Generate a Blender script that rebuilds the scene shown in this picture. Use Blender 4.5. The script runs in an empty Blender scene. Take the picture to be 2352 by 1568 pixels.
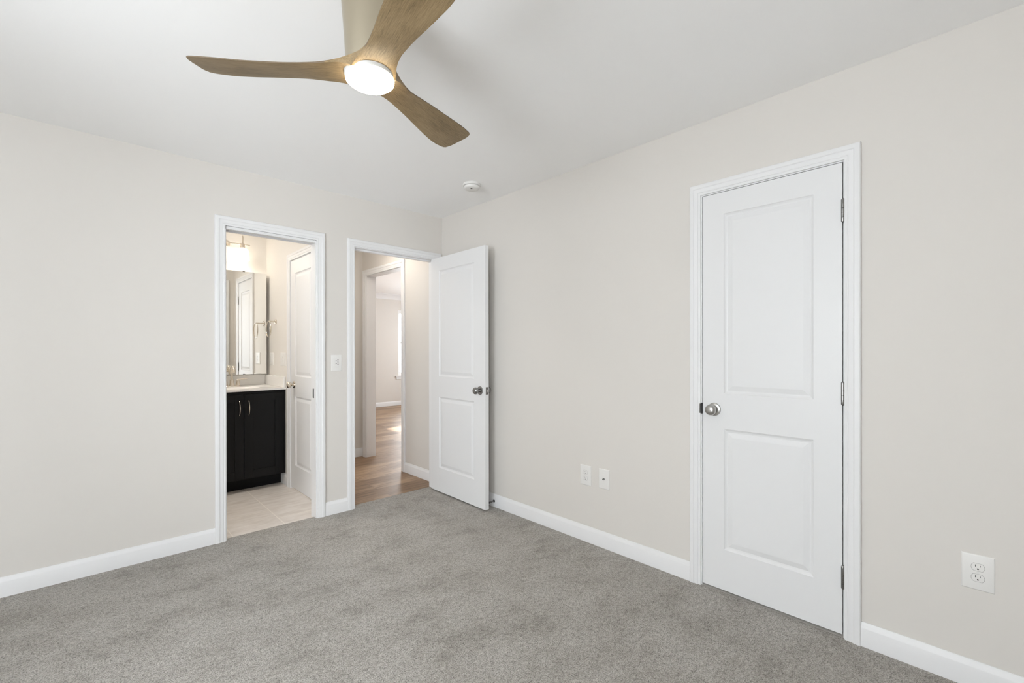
import bpy, bmesh, math, random
from mathutils import Vector, Matrix
random.seed(7)
SC = bpy.context.scene
COL = SC.collection
PI = math.pi

# ------------------------------------------------------------------ camera
F_PX, YAW, PITCH, ROLL = 1038.2095, 0.7596, -0.00157, -0.00122
CAM = Vector((-2.3740, -3.4241, 1.2395)); HORIZON = 805.8
fw = Vector((math.sin(YAW)*math.cos(PITCH), math.cos(YAW)*math.cos(PITCH), math.sin(PITCH)))
rt = Vector((math.cos(YAW), -math.sin(YAW), 0)); up = rt.cross(fw)
rt, up = rt*math.cos(ROLL)+up*math.sin(ROLL), up*math.cos(ROLL)-rt*math.sin(ROLL)
cd = bpy.data.cameras.new('camera'); cam = bpy.data.objects.new('camera', cd); COL.objects.link(cam)
cd.sensor_width = 36; cd.sensor_fit = 'HORIZONTAL'
cd.lens = F_PX*36/2352; cd.shift_y = (HORIZON-784)/2352
cd.clip_start = .05; cd.clip_end = 200
cam.matrix_world = Matrix(((rt.x, up.x, -fw.x, CAM.x), (rt.y, up.y, -fw.y, CAM.y), (rt.z, up.z, -fw.z, CAM.z), (0, 0, 0, 1)))
SC.camera = cam

# ------------------------------------------------------------------ light and exposure
SC.view_settings.view_transform = 'Standard'; SC.view_settings.look = 'None'
SC.view_settings.gamma = 1; SC.view_settings.use_curve_mapping = False
SC.view_settings.exposure = 0.26
SC.cycles.max_bounces = 16; SC.cycles.diffuse_bounces = 10; SC.cycles.glossy_bounces = 6
SC.cycles.transparent_max_bounces = 12; SC.cycles.sample_clamp_indirect = 8
W = bpy.data.worlds.new('daylight'); SC.world = W; W.use_nodes = True
bg = W.node_tree.nodes['Background']; bg.inputs[0].default_value = (.925, .958, 1.0, 1); bg.inputs[1].default_value = 9.8
# unseen lower half of the world, set a little brighter to lift the ceilings
wt = W.node_tree; tcw = wt.nodes.new('ShaderNodeTexCoord'); sw = wt.nodes.new('ShaderNodeSeparateXYZ'); mr = wt.nodes.new('ShaderNodeMapRange')
mr.inputs[1].default_value = -.06; mr.inputs[2].default_value = .06; mr.inputs[3].default_value = 12.4; mr.inputs[4].default_value = 12.2
wt.links.new(tcw.outputs['Generated'], sw.inputs[0]); wt.links.new(sw.outputs[2], mr.inputs[0]); wt.links.new(mr.outputs[0], bg.inputs[1])
sd = bpy.data.lights.new('sun', 'SUN'); sd.energy = 13; sd.angle = .009; sd.color = (1, .97, .93)
sun = bpy.data.objects.new('sun', sd); COL.objects.link(sun)
el = math.radians(29.4); sdir = Vector((-.909*math.cos(el), -.416*math.cos(el), -math.sin(el)))
sun.rotation_euler = sdir.to_track_quat('-Z', 'Y').to_euler(); sun.location = (12, 9, 8)

def portal(name, loc, sx, sy, normal):
    l = bpy.data.lights.new(name, 'AREA'); l.shape = 'RECTANGLE'; l.size = sx; l.size_y = sy
    l.cycles.is_portal = True
    o = bpy.data.objects.new(name, l); COL.objects.link(o); o.location = loc
    z = -Vector(normal).normalized(); y = Vector((0, 0, 1)); x = y.cross(z)
    o.matrix_world = Matrix(((x.x, y.x, z.x, loc[0]), (x.y, y.y, z.y, loc[1]), (x.z, y.z, z.z, loc[2]), (0, 0, 0, 1)))
    return o

# ------------------------------------------------------------------ materials
MATS = {}
def mat(name, col, rough=.5, metal=0, spec=.5, emit=None, es=0):
    m = bpy.data.materials.new(name); m.use_nodes = True; MATS[name] = m
    b = m.node_tree.nodes['Principled BSDF']
    b.inputs['Base Color'].default_value = (*col, 1); b.inputs['Roughness'].default_value = rough
    b.inputs['Metallic'].default_value = metal; b.inputs['Specular IOR Level'].default_value = spec
    if emit:
        b.inputs['Emission Color'].default_value = (*emit, 1); b.inputs['Emission Strength'].default_value = es
    return m
def N(m, t, **k):
    n = m.node_tree.nodes.new(t)
    for a, v in k.items(): setattr(n, a, v)
    return n
def L(m, a, b): m.node_tree.links.new(a, b)
def BS(m): return m.node_tree.nodes['Principled BSDF']
def coords(m, scale=(1, 1, 1), kind='Object', rot=(0, 0, 0)):
    tc = N(m, 'ShaderNodeTexCoord'); mp = N(m, 'ShaderNodeMapping')
    mp.inputs['Scale'].default_value = scale; mp.inputs['Rotation'].default_value = rot
    L(m, tc.outputs[kind], mp.inputs[0]); return mp.outputs[0]
def noise(m, vec, scale, detail=3, rough=.5):
    n = N(m, 'ShaderNodeTexNoise'); n.inputs['Scale'].default_value = scale
    n.inputs['Detail'].default_value = detail; n.inputs['Roughness'].default_value = rough
    L(m, vec, n.inputs['Vector']); return n.outputs['Fac']
def ramp(m, fac, stops):
    r = N(m, 'ShaderNodeValToRGB'); e = r.color_ramp.elements
    while len(e) < len(stops): e.new(.5)
    for x, (p, c) in zip(e, stops): x.position = p; x.color = (*c, 1)
    L(m, fac, r.inputs[0]); return r.outputs[0]
def mixc(m, fac, a, b, mode='MIX'):
    x = N(m, 'ShaderNodeMix', data_type='RGBA', blend_type=mode)
    for s, v in ((x.inputs[0], fac), (x.inputs[6], a), (x.inputs[7], b)):
        if hasattr(v, 'is_linked'): L(m, v, s)
        elif isinstance(v, tuple): s.default_value = (*v, 1)
        else: s.default_value = v
    return x.outputs[2]
def bump(m, h, strength, dist):
    b = N(m, 'ShaderNodeBump'); b.inputs['Strength'].default_value = strength; b.inputs['Distance'].default_value = dist
    L(m, h, b.inputs['Height']); L(m, b.outputs[0], BS(m).inputs['Normal'])

def paint(name, col, rough, bs=.12):
    m = mat(name, col, rough, spec=.3)
    v = coords(m)
    bump(m, noise(m, v, 260, 2), bs, .0006)
    return m
M_WALL = paint('greige_paint', (.665, .638, .603), .62)
M_CEIL = paint('ceiling_paint', (.925, .925, .928), .8)
M_TRIM = paint('white_trim_paint', (.755, .756, .762), .38, .04)
M_DOOR = paint('white_door_paint', (.735, .737, .742), .36, .06)
M_BATHW = paint('bath_wall_paint', (.74, .715, .68), .6)
M_PLATE = mat('white_plastic', (.745, .735, .715), .38)
M_GROOVE = mat('grey_groove', (.33, .32, .31), .6)
M_DARK = mat('dark_slot', (.012, .012, .012), .6)
M_NICKEL = mat('satin_nickel', (.50, .49, .475), .30, 1)
M_CHROME = mat('brushed_warm_nickel', (.72, .66, .58), .16, 1)
M_STEEL = mat('dull_steel', (.30, .296, .29), .25, 1)
M_BLACK = mat('black_rubber', (.015, .015, .015), .6)
M_CAB = mat('black_cabinet_paint', (.0038, .0037, .0040), .5, spec=.25)
M_KICK = mat('black_toe_board', (.004, .004, .0045), .55, spec=.2)
M_TOP = mat('white_cultured_marble', (.86, .845, .82), .18)
M_HOUS = mat('brushed_nickel_housing', (.51, .455, .35), .24, 1)
b = BS(M_HOUS); b.inputs['Anisotropic'].default_value = .75
tn = N(M_HOUS, 'ShaderNodeTangent', direction_type='RADIAL', axis='Z'); L(M_HOUS, tn.outputs[0], b.inputs['Tangent'])
v = coords(M_HOUS, (6, 6, 260)); bump(M_HOUS, noise(M_HOUS, v, 9, 2), .08, .0005)
M_MIRROR = mat('mirror_silver', (.93, .935, .92), .015, 1)
M_DIFF = mat('glowing_diffuser', (.9, .88, .82), .4, emit=(1, .86, .64), es=18)
M_SHADE = mat('glowing_glass_shade', (.95, .93, .88), .3, emit=(1, .92, .80), es=3.2)
M_HALLLAMP = mat('hall_lamp_glass', (.95, .93, .88), .3, emit=(1, .93, .84), es=25)
M_BATHFILL = mat('bath_fill_glass', (.95, .93, .88), .3, emit=(1, .95, .88), es=54)
M_VINYL = mat('white_window_vinyl', (.86, .865, .87), .4)

def glass_mat():
    m = bpy.data.materials.new('window_glass'); m.use_nodes = True
    nt = m.node_tree; nt.nodes.clear()
    o = nt.nodes.new('ShaderNodeOutputMaterial'); mx = nt.nodes.new('ShaderNodeMixShader')
    t = nt.nodes.new('ShaderNodeBsdfTransparent'); g = nt.nodes.new('ShaderNodeBsdfGlossy')
    t.inputs[0].default_value = (.97, .98, .98, 1); g.inputs['Roughness'].default_value = .01
    fr = nt.nodes.new('ShaderNodeFresnel'); fr.inputs[0].default_value = 1.3
    nt.links.new(fr.outputs[0], mx.inputs[0]); nt.links.new(t.outputs[0], mx.inputs[1]); nt.links.new(g.outputs[0], mx.inputs[2])
    nt.links.new(mx.outputs[0], o.inputs[0]); return m
M_GLASS = glass_mat()

def carpet_mat():
    m = mat('grey_carpet', (.3, .29, .27), .95, spec=.1)
    v = coords(m)
    tuft = noise(m, v, 185, 3, .55)
    fine = noise(m, v, 430, 2, .6)
    clump = noise(m, v, 60, 3, .6)
    tf = mixc(m, .22, mixc(m, .42, tuft, fine), clump)
    base = ramp(m, tf, [(.36, (.095, .087, .075)), (.45, (.30, .282, .256)), (.52, (.465, .443, .408)), (.63, (.66, .638, .60))])
    # nap: patches where the pile lies the other way
    nap = noise(m, coords(m, (1, 1.5, 1), rot=(0, 0, .75)), 3.4, 6, .68)
    n2 = noise(m, v, 17, 4, .7)
    nn = mixc(m, .33, nap, n2)
    nc = ramp(m, nn, [(.38, (.70, .69, .675)), (.46, (.865, .855, .845)), (.56, (.98, .98, .98))])
    L(m, mixc(m, 1.0, base, nc, 'MULTIPLY'), BS(m).inputs['Base Color'])
    bump(m, tf, .8, .010)
    BS(m).inputs['Sheen Weight'].default_value = .15
    return m
M_CARPET = carpet_mat()

def plank_mat():
    m = mat('oak_vinyl_plank', (.3, .2, .14), .42)
    v = coords(m)
    br = N(m, 'ShaderNodeTexBrick'); br.offset = .37; br.squash = 1
    br.inputs['Scale'].default_value = 1; br.inputs['Brick Width'].default_value = 1.22; br.inputs['Row Height'].default_value = .178
    br.inputs['Mortar Size'].default_value = .0012; br.inputs['Mortar Smooth'].default_value = .2
    br.inputs['Color1'].default_value = (0, 0, 0, 1); br.inputs['Color2'].default_value = (1, 1, 1, 1); br.inputs['Mortar'].default_value = (.5, .5, .5, 1)
    L(m, v, br.inputs['Vector'])
    per = ramp(m, br.outputs['Color'], [(0, (.215, .128, .070)), (.5, (.31, .194, .110)), (1, (.41, .275, .168))])
    add = N(m, 'ShaderNodeVectorMath', operation='ADD'); L(m, v, add.inputs[0]); L(m, br.outputs['Color'], add.inputs[1])
    mp = N(m, 'ShaderNodeMapping'); mp.inputs['Scale'].default_value = (1.3, 16, 1); L(m, add.outputs[0], mp.inputs[0])
    g = ramp(m, noise(m, mp.outputs[0], 3.2, 6, .6), [(.34, (.55, .51, .47)), (.5, (.95, .95, .95)), (.66, (1.25, 1.28, 1.32))])
    c = mixc(m, 1.0, per, g, 'MULTIPLY')
    c = mixc(m, br.outputs['Fac'], c, (.10, .065, .045))
    L(m, c, BS(m).inputs['Base Color'])
    return m
M_PLANK = plank_mat()

def tile_mat():
    m = mat('beige_stone_tile', (.6, .53, .46), .34)
    # tiles .32 wide (x) by .64 long (y), running bond along y
    tc = N(m, 'ShaderNodeTexCoord'); mp = N(m, 'ShaderNodeMapping')
    mp.inputs['Rotation'].default_value = (0, 0, PI/2); mp.inputs['Location'].default_value = (-1.08, 1.32, 0)
    mp.vector_type = 'TEXTURE'
    sx = N(m, 'ShaderNodeSeparateXYZ'); L(m, tc.outputs['Object'], sx.inputs[0])
    cx = N(m, 'ShaderNodeCombineXYZ')
    a1 = N(m, 'ShaderNodeMath', operation='ADD'); L(m, sx.outputs[1], a1.inputs[0]); a1.inputs[1].default_value = -1.08+6.4
    a2 = N(m, 'ShaderNodeMath', operation='ADD'); L(m, sx.outputs[0], a2.inputs[0]); a2.inputs[1].default_value = 1.32+6.52
    L(m, a1.outputs[0], cx.inputs[0]); L(m, a2.outputs[0], cx.inputs[1])
    br = N(m, 'ShaderNodeTexBrick'); br.offset = .35
    br.inputs['Scale'].default_value = 1; br.inputs['Brick Width'].default_value = .64; br.inputs['Row Height'].default_value = .326
    br.inputs['Mortar Size'].default_value = .0035; br.inputs['Mortar Smooth'].default_value = .1
    br.inputs['Color1'].default_value = (0, 0, 0, 1); br.inputs['Color2'].default_value = (1, 1, 1, 1); br.inputs['Mortar'].default_value = (.5, .5, .5, 1)
    L(m, cx.outputs[0], br.inputs['Vector'])
    v = coords(m, (2.2, 9, 1))
    vein = ramp(m, noise(m, v, 2.4, 6, .62), [(.32, (.64, .58, .525)), (.5, (.74, .685, .635)), (.68, (.81, .765, .72))])
    c = mixc(m, br.outputs['Fac'], vein, (.87, .815, .75))
    L(m, c, BS(m).inputs['Base Color'])
    return m
M_TILE = tile_mat()

def wood_mat():
    m = mat('weathered_oak_blade', (.25, .18, .12), .46, spec=.35)
    v = coords(m, (5, 85, 85))
    g = noise(m, v, 5, 7, .68)
    big = noise(m, coords(m, (3, 9, 9)), 2.2, 3, .5)
    f = mixc(m, .35, g, big)
    c = ramp(m, f, [(.30, (.092, .062, .031)), (.46, (.222, .156, .080)), (.56, (.28, .20, .108)), (.72, (.37, .27, .152))])
    L(m, c, BS(m).inputs['Base Color'])
    bump(m, g, .15, .001)
    return m
M_WOOD = wood_mat()
M_HUB = mat('pale_hub_plastic', (.50, .50, .485), .4)
M_EDGE = mat('dark_blade_edge', (.13, .092, .055), .5)
M_BLOCKER = mat('sun_blocker_board', (.55, .54, .52), .7)

# ------------------------------------------------------------------ mesh helpers
def obj(name, bm, m, parent=None, smooth=False, bevel=0, seg=2, ang=.6):
    me = bpy.data.meshes.new(name); bm.normal_update(); bm.to_mesh(me); bm.free()
    ms = m if isinstance(m, (list, tuple)) else [m]
    for x in ms: me.materials.append(x)
    o = bpy.data.objects.new(name, me); COL.objects.link(o)
    if parent: o.parent = parent
    if smooth:
        for p in me.polygons: p.use_smooth = True
        me.set_sharp_from_angle(angle=ang)
    if bevel:
        md = o.modifiers.new('bevel', 'BEVEL'); md.width = bevel; md.segments = seg; md.limit_method = 'ANGLE'; md.angle_limit = .6
    return o
def empty(name, loc=(0, 0, 0), rz=0):
    o = bpy.data.objects.new(name, None); COL.objects.link(o); o.location = loc; o.rotation_euler = (0, 0, rz)
    o.empty_display_size = .05; return o
def tag(o, label=None, cat=None, group=None, kind=None):
    if label: o['label'] = label
    if cat: o['category'] = cat
    if group: o['group'] = group
    if kind: o['kind'] = kind
    return o
def struct(o, label=None, cat=None): return tag(o, label, cat, kind='structure')

def box(bm, a, b, mi=0, M=None):
    (x0, y0, z0), (x1, y1, z1) = a, b
    x0, x1 = sorted((x0, x1)); y0, y1 = sorted((y0, y1)); z0, z1 = sorted((z0, z1))
    vs = [Vector(p) for p in ((x0, y0, z0), (x1, y0, z0), (x1, y1, z0), (x0, y1, z0), (x0, y0, z1), (x1, y0, z1), (x1, y1, z1), (x0, y1, z1))]
    if M is not None: vs = [M @ p for p in vs]
    vs = [bm.verts.new(p) for p in vs]
    for f in ((0, 3, 2, 1), (4, 5, 6, 7), (0, 1, 5, 4), (1, 2, 6, 5), (2, 3, 7, 6), (3, 0, 4, 7)):
        bm.faces.new([vs[i] for i in f]).material_index = mi
def boxes(*bs):
    bm = bmesh.new()
    for a, b in bs: box(bm, a, b)
    return bm
def frame_mat(origin, xd, yd, zd):
    x, y, z = Vector(xd), Vector(yd), Vector(zd)
    return Matrix(((x.x, y.x, z.x, origin[0]), (x.y, y.y, z.y, origin[1]), (x.z, y.z, z.z, origin[2]), (0, 0, 0, 1)))
def lathe(bm, prof, M=None, n=32, cap0=True, cap1=True, mi=0, sy=1):
    rings = []
    for r, z in prof:
        ring = []
        for i in range(n):
            a = 2*PI*i/n; p = Vector((r*math.cos(a), sy*r*math.sin(a), z))
            ring.append(bm.verts.new(M @ p if M is not None else p))
        rings.append(ring)
    for a, b in zip(rings, rings[1:]):
        for i in range(n):
            j = (i+1) % n
            bm.faces.new((a[i], a[j], b[j], b[i])).material_index = mi
    if cap0: bm.faces.new(list(reversed(rings[0]))).material_index = mi
    if cap1: bm.faces.new(rings[-1]).material_index = mi
def tube(bm, pts, r, n=10, closed=False, mi=0):
    pts = [Vector(p) for p in pts]; k = len(pts); rings = []
    ref = None
    for i, p in enumerate(pts):
        if closed: t = pts[(i+1) % k]-pts[i-1]
        else: t = pts[min(i+1, k-1)]-pts[max(i-1, 0)]
        t.normalize()
        if ref is None: ref = t.orthogonal().normalized()
        ref = (ref-t*ref.dot(t)).normalized(); q = t.cross(ref)
        rr = r[i] if isinstance(r, (list, tuple)) else r
        rings.append([bm.verts.new(p+ref*rr*math.cos(2*PI*j/n)+q*rr*math.sin(2*PI*j/n)) for j in range(n)])
    rng = range(k) if closed else range(k-1)
    for i in rng:
        a, b = rings[i], rings[(i+1) % k]
        for j in range(n):
            l = (j+1) % n; bm.faces.new((a[j], a[l], b[l], b[j])).material_index = mi
    if not closed:
        bm.faces.new(list(reversed(rings[0]))).material_index = mi; bm.faces.new(rings[-1]).material_index = mi

# profile extruded along a polyline with mitres.  path: 2D points (s, z) in a wall's plane;
# prof: (w, d) w = offset outward in plane, d = distance off the wall.  M maps (s, d, z) to the world
def sweep(bm, path, prof, M, side=1):
    P = [Vector(p) for p in path]; n = len(P); rows = []
    for i in range(n):
        if i == 0: t = (P[1]-P[0]).normalized(); nr = Vector((-t.y, t.x)); sc = 1
        elif i == n-1: t = (P[-1]-P[-2]).normalized(); nr = Vector((-t.y, t.x)); sc = 1
        else:
            t1 = (P[i]-P[i-1]).normalized(); t2 = (P[i+1]-P[i]).normalized()
            n1 = Vector((-t1.y, t1.x)); n2 = Vector((-t2.y, t2.x)); nr = (n1+n2).normalized(); sc = 1/max(.2, nr.dot(n1))
        rows.append([bm.verts.new(M @ Vector((P[i].x+nr.x*w*sc*side, d, P[i].y+nr.y*w*sc*side))) for w, d in prof])
    k = len(prof)
    for a, b in zip(rows, rows[1:]):
        for j in range(k):
            l = (j+1) % k; bm.faces.new((a[j], a[l], b[l], b[j]))
    bm.faces.new(rows[0]); bm.faces.new(list(reversed(rows[-1])))
    bmesh.ops.recalc_face_normals(bm, faces=bm.faces)

BASE_H, BASE_T = .100, .014
BPROF = [(0, .0003), (0, BASE_T), (BASE_H-.024, BASE_T), (BASE_H-.020, BASE_T-.0015), (BASE_H-.012, BASE_T-.0055), (BASE_H-.006, BASE_T-.0085), (BASE_H-.001, BASE_T-.0098), (BASE_H, BASE_T-.012), (BASE_H, .0003)]
def baseboard(name, a, b, normal, z=0):
    a, b, nm = Vector(a), Vector(b), Vector(normal)
    t = (b-a); ln = t.length; t.normalize()
    M = frame_mat((a.x, a.y, z), (t.x, t.y, 0), (nm.x, nm.y, 0), (0, 0, 1))
    bm = bmesh.new(); sweep(bm, [(0, 0), (ln, 0)], BPROF, M)
    return struct(obj(name, bm, M_TRIM, smooth=True, ang=.5))
# casing profile, w from the inner edge outward
CW = .060
CPROF = [(0, .0003), (0, .010), (.004, .0115), (.010, .0120), (.013, .0105), (.016, .0128), (.034, .0155), (.038, .0185), (.052, .0190), (.057, .0175), (CW, .013), (CW, .0003)]
def casing(bm, s0, s1, z0, ztop, M, cw=CW):
    k = cw/CW; pr = [(w*k, d) for w, d in CPROF]
    sweep(bm, [(s0, z0), (s0, ztop), (s1, ztop), (s1, z0)], pr, M, 1)

# moulded panel door slab: width w (x 0..w), thickness t (y 0..t), height h
RINGS = [(0, 0), (.003, .0035), (.010, .0075), (.017, .0085), (.040, .0022), (.043, .0018)]
def slab(bm, w, t, h, panels, M):
    xs = sorted({0, w, *[p[0] for p in panels], *[p[1] for p in panels]}); zs = sorted({0, h, *[p[2] for p in panels], *[p[3] for p in panels]})
    for sgn, y in ((1, 0), (-1, t)):
        vv = {}
        def vert(x, z, d=0):
            k = (round(x, 5), round(z, 5), round(d, 5))
            if k not in vv: vv[k] = bm.verts.new(M @ Vector((x, y+sgn*d, z)))
            return vv[k]
        def face(q):
            bm.faces.new(q if sgn > 0 else list(reversed(q)))
        for x0, x1 in zip(xs, xs[1:]):
            for z0, z1 in zip(zs, zs[1:]):
                if any(p[0]-1e-6 <= x0 and x1 <= p[1]+1e-6 and p[2]-1e-6 <= z0 and z1 <= p[3]+1e-6 for p in panels): continue
                face([vert(x0, z0), vert(x1, z0), vert(x1, z1), vert(x0, z1)])
        for x0, x1, z0, z1 in panels:
            for (o0, d0), (o1, d1) in zip(RINGS, RINGS[1:]):
                A = [(x0+o0, z0+o0), (x1-o0, z0+o0), (x1-o0, z1-o0), (x0+o0, z1-o0)]
                B = [(x0+o1, z0+o1), (x1-o1, z0+o1), (x1-o1, z1-o1), (x0+o1, z1-o1)]
                for i in range(4):
                    j = (i+1) % 4
                    face([vert(*A[i], d0), vert(*A[j], d0), vert(*B[j], d1), vert(*B[i], d1)])
            o, d = RINGS[-1]
            face([vert(x0+o, z0+o, d), vert(x1-o, z0+o, d), vert(x1-o, z1-o, d), vert(x0+o, z1-o, d)])
    # edges
    for a, b in (((0, 0), (w, 0)), ((w, 0), (w, h)), ((w, h), (0, h)), ((0, h), (0, 0))):
        q = [bm.verts.new(M @ Vector(p)) for p in ((a[0], 0, a[1]), (b[0], 0, b[1]), (b[0], t, b[1]), (a[0], t, a[1]))]
        bm.faces.new(list(reversed(q)))
    bmesh.ops.remove_doubles(bm, verts=bm.verts, dist=1e-5)
    bmesh.ops.recalc_face_normals(bm, faces=bm.faces)
def knob(name, parent, loc, direction, m, reach=.056):
    z = Vector(direction).normalized(); x = z.orthogonal().normalized(); y = z.cross(x)
    M = frame_mat(loc, x, y, z)
    bm = bmesh.new()
    k = reach/.056
    lathe(bm, [(.0125, .006*k), (.0115, .020*k), (.0135, .026*k), (.021, .031*k), (.0262, .038*k), (.0275, .046*k), (.0262, .053*k), (.022, .059*k), (.015, .0625*k), (.0075, .0638*k), (.001, .064*k)], M, 36)
    o = obj(name, bm, m, parent, smooth=True)
    bm = bmesh.new()
    lathe(bm, [(.0335, 0), (.0335, .0025), (.0315, .0062), (.026, .0085), (.016, .0095), (.012, .0095)], M, 36)
    obj('rosette', bm, m, o, smooth=True)
    return o
def hinge(parent, x, y, z, m, h=.092, r=.0062):
    bm = bmesh.new()
    lathe(bm, [(r*.6, -h/2-.004), (r*.95, -h/2), (r, -h/2+.001), (r, -h/2+.0175), (r*.86, -h/2+.018), (r, -h/2+.0185), (r, -.0098), (r*.86, -.0092), (r, -.0086), (r, .0098), (r*.86, .0092+.0012), (r, .0115), (r, h/2-.001), (r*.95, h/2), (r*.6, h/2+.004)], Matrix.Translation((x, y, z)), 16)
    return obj('hinge', bm, m, parent, smooth=True)

# ------------------------------------------------------------------ room shell
CH = 2.44; RX0, RY0 = -4.25, -4.02
XB = -1.0; YB = 1.69            # bath right wall, bath far wall
XH = .03; YH = 1.68             # hall right wall, hall far wall
TH = .097
JT = .018                        # jamb thickness
# door openings (faces of the jambs)
BO = (-1.694, -1.124); HO = (-.824, -.076); CO = (-2.9955, -2.3845)
DT = 2.049                       # head jamb underside
o = struct(obj('floor', boxes(((RX0, RY0, -.03), (0, .035, 0)), ((HO[0]-JT, .035, -.03), (HO[1]+JT, .072, 0))), M_CARPET), 'grey cut-pile carpet over the whole bedroom floor', 'carpet')
struct(obj('floor_hall', boxes(((XB+.11, .072, -.03), (XH+.13, YH+.1, -.008)), ((XH+.13, .0, -.03), (4.8, 6.0, -.008))), M_PLANK), 'brown wood plank floor seen through the open bedroom door', 'floor')
struct(obj('floor_bath', boxes(((-3.0, .035, -.03), (XB+.11, YB+.1, -.008))), M_TILE), 'beige tile floor of the bathroom', 'floor')
struct(obj('ceiling', boxes(((RX0-TH, RY0-TH, CH), (TH, TH*.5, CH+.1))), M_CEIL), 'plain white bedroom ceiling', 'ceiling')
struct(obj('ceiling_hall', boxes(((XB+.05, TH*.5, CH), (XH+.06, YH+.1, CH+.1))), M_CEIL))
struct(obj('ceiling_bath', boxes(((-3.0, TH*.5, CH), (XB+.05, YB+.1, CH+.1))), M_CEIL))
struct(obj('ceiling_livingroom', boxes(((XH+.06, -.1, 2.5), (4.8, 6.0, 2.6))), M_CEIL))
# back wall with the two doorways
zt = DT+JT
struct(obj('wall_back', boxes(((RX0-TH, 0, -.03), (BO[0]-JT, TH, CH+.05)), ((BO[0]-JT, 0, zt), (BO[1]+JT, TH, CH+.05)), ((BO[1]+JT, 0, -.03), (HO[0]-JT, TH, CH+.05)),
    ((HO[0]-JT, 0, zt), (HO[1]+JT, TH, CH+.05)), ((HO[1]+JT, 0, -.03), (.140, TH, CH+.05))), M_WALL), 'warm grey wall with the two doorways', 'wall')
struct(obj('wall_right', boxes(((0, RY0-TH, -.03), (TH, CO[0]-JT, CH+.05)), ((0, CO[0]-JT, zt), (TH, CO[1]+JT, CH+.05)), ((0, CO[1]+JT, -.03), (TH, 0, CH+.05))), M_WALL), 'warm grey wall with the closed closet door', 'wall')
# windows behind and beside the camera
WR = (-4.18, -2.98, .25, 2.24)   # rear wall: x0 x1 z0 z1
WL = (-3.50, -2.02, .50, 2.20)   # left wall: y0 y1 z0 z1
struct(obj('wall_rear', boxes(((RX0-TH, RY0-TH, -.03), (WR[0], RY0, CH+.05)), ((WR[1], RY0-TH, -.03), (0, RY0, CH+.05)), ((WR[0], RY0-TH, -.03), (WR[1], RY0, WR[2])), ((WR[0], RY0-TH, WR[3]), (WR[1], RY0, CH+.05))), M_WALL))
struct(obj('wall_left', boxes(((RX0-TH, RY0, -.03), (RX0, WL[0], CH+.05)), ((RX0-TH, WL[1], -.03), (RX0, 0, CH+.05)), ((RX0-TH, WL[0], -.03), (RX0, WL[1], WL[2])), ((RX0-TH, WL[0], WL[3]), (RX0, WL[1], CH+.05))), M_WALL))
# bath and hall shells
BD = (.327, .938)                # bath side door slab, y range
struct(obj('wall_bath_right', boxes(((XB, TH, -.03), (XB+.11, BD[0]-.003-JT, CH+.05)), ((XB, BD[0]-.003-JT, zt), (XB+.11, BD[1]+.003+JT, CH+.05)), ((XB, BD[1]+.003+JT, -.03), (XB+.11, YB, CH+.05))), M_BATHW))
struct(obj('wall_bath_back', boxes(((-3.0, YB, -.03), (XB+.11, YB+.1, CH+.05))), M_BATHW))
struct(obj('wall_bath_left', boxes(((-3.1, TH, -.03), (-3.0, YB+.1, CH+.05))), M_BATHW))
struct(obj('wall_hall_back', boxes(((XB+.11, YH, -.03), (XH, YH+.1, CH+.05))), M_WALL))
OP = (.772, 1.575, 2.105)        # cased opening in the hall's right wall: y0 y1 head
struct(obj('wall_hall_right', boxes(((XH, TH, -.03), (.140, OP[0]-JT, 2.5)), ((XH, OP[0]-JT, OP[2]+JT), (.140, OP[1]+JT, 2.5)), ((XH, OP[1]+JT, -.03), (.140, 5.83, 2.5))), M_WALL))
# living room beyond the hall
FY, FX = 5.83, 4.6
W3 = (2.835, 3.75, .66, 2.165)   # far wall window x0 x1 z0 z1
W4 = (3.60, 4.88, .56, 2.287)     # east wall window y0 y1 z0 z1
W5 = (1.3, 2.7, .56, 2.287)  # unseen second east window, added to brighten the living room
struct(obj('wall_livingroom_back', boxes(((XH, FY, -.03), (W3[0], FY+.13, 2.5)), ((W3[1], FY, -.03), (FX+.13, FY+.13, 2.5)), ((W3[0], FY, -.03), (W3[1], FY+.13, W3[2])), ((W3[0], FY, W3[3]), (W3[1], FY+.13, 2.5))), M_WALL))
struct(obj('wall_livingroom_right', boxes(((FX, .0, -.03), (FX+.13, W5[0], 2.5)), ((FX, W5[1], -.03), (FX+.13, W4[0], 2.5)), ((FX, W4[1], -.03), (FX+.13, FY, 2.5)),
    ((FX, W4[0], -.03), (FX+.13, W4[1], W4[2])), ((FX, W4[0], W4[3]), (FX+.13, W4[1], 2.5)), ((FX, W5[0], -.03), (FX+.13, W5[1], W5[2])), ((FX, W5[0], W5[3]), (FX+.13, W5[1], 2.5))), M_WALL))
struct(obj('wall_livingroom_front', boxes(((.140, .0, -.03), (FX, TH, 2.5))), M_WALL))
struct(obj('sun_blocker', boxes(((1.5, FY+.13, 2.42), (6.4, FY+1.75, 2.5))), M_BLOCKER))  # unseen overhang, added to keep the sun out of the far window
# closet behind the closed door
struct(obj('wall_closet', boxes(((.7, -3.3, -.03), (.75, -2.1, CH)), ((TH, -3.35, -.03), (.75, -3.3, CH)), ((TH, -2.1, -.03), (.75, -2.05, CH)), ((TH, -3.3, CH-.05), (.7, -2.1, CH)), ((TH-.11, -3.3, -.05), (.7, -2.1, -.001))), M_WALL))

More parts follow.
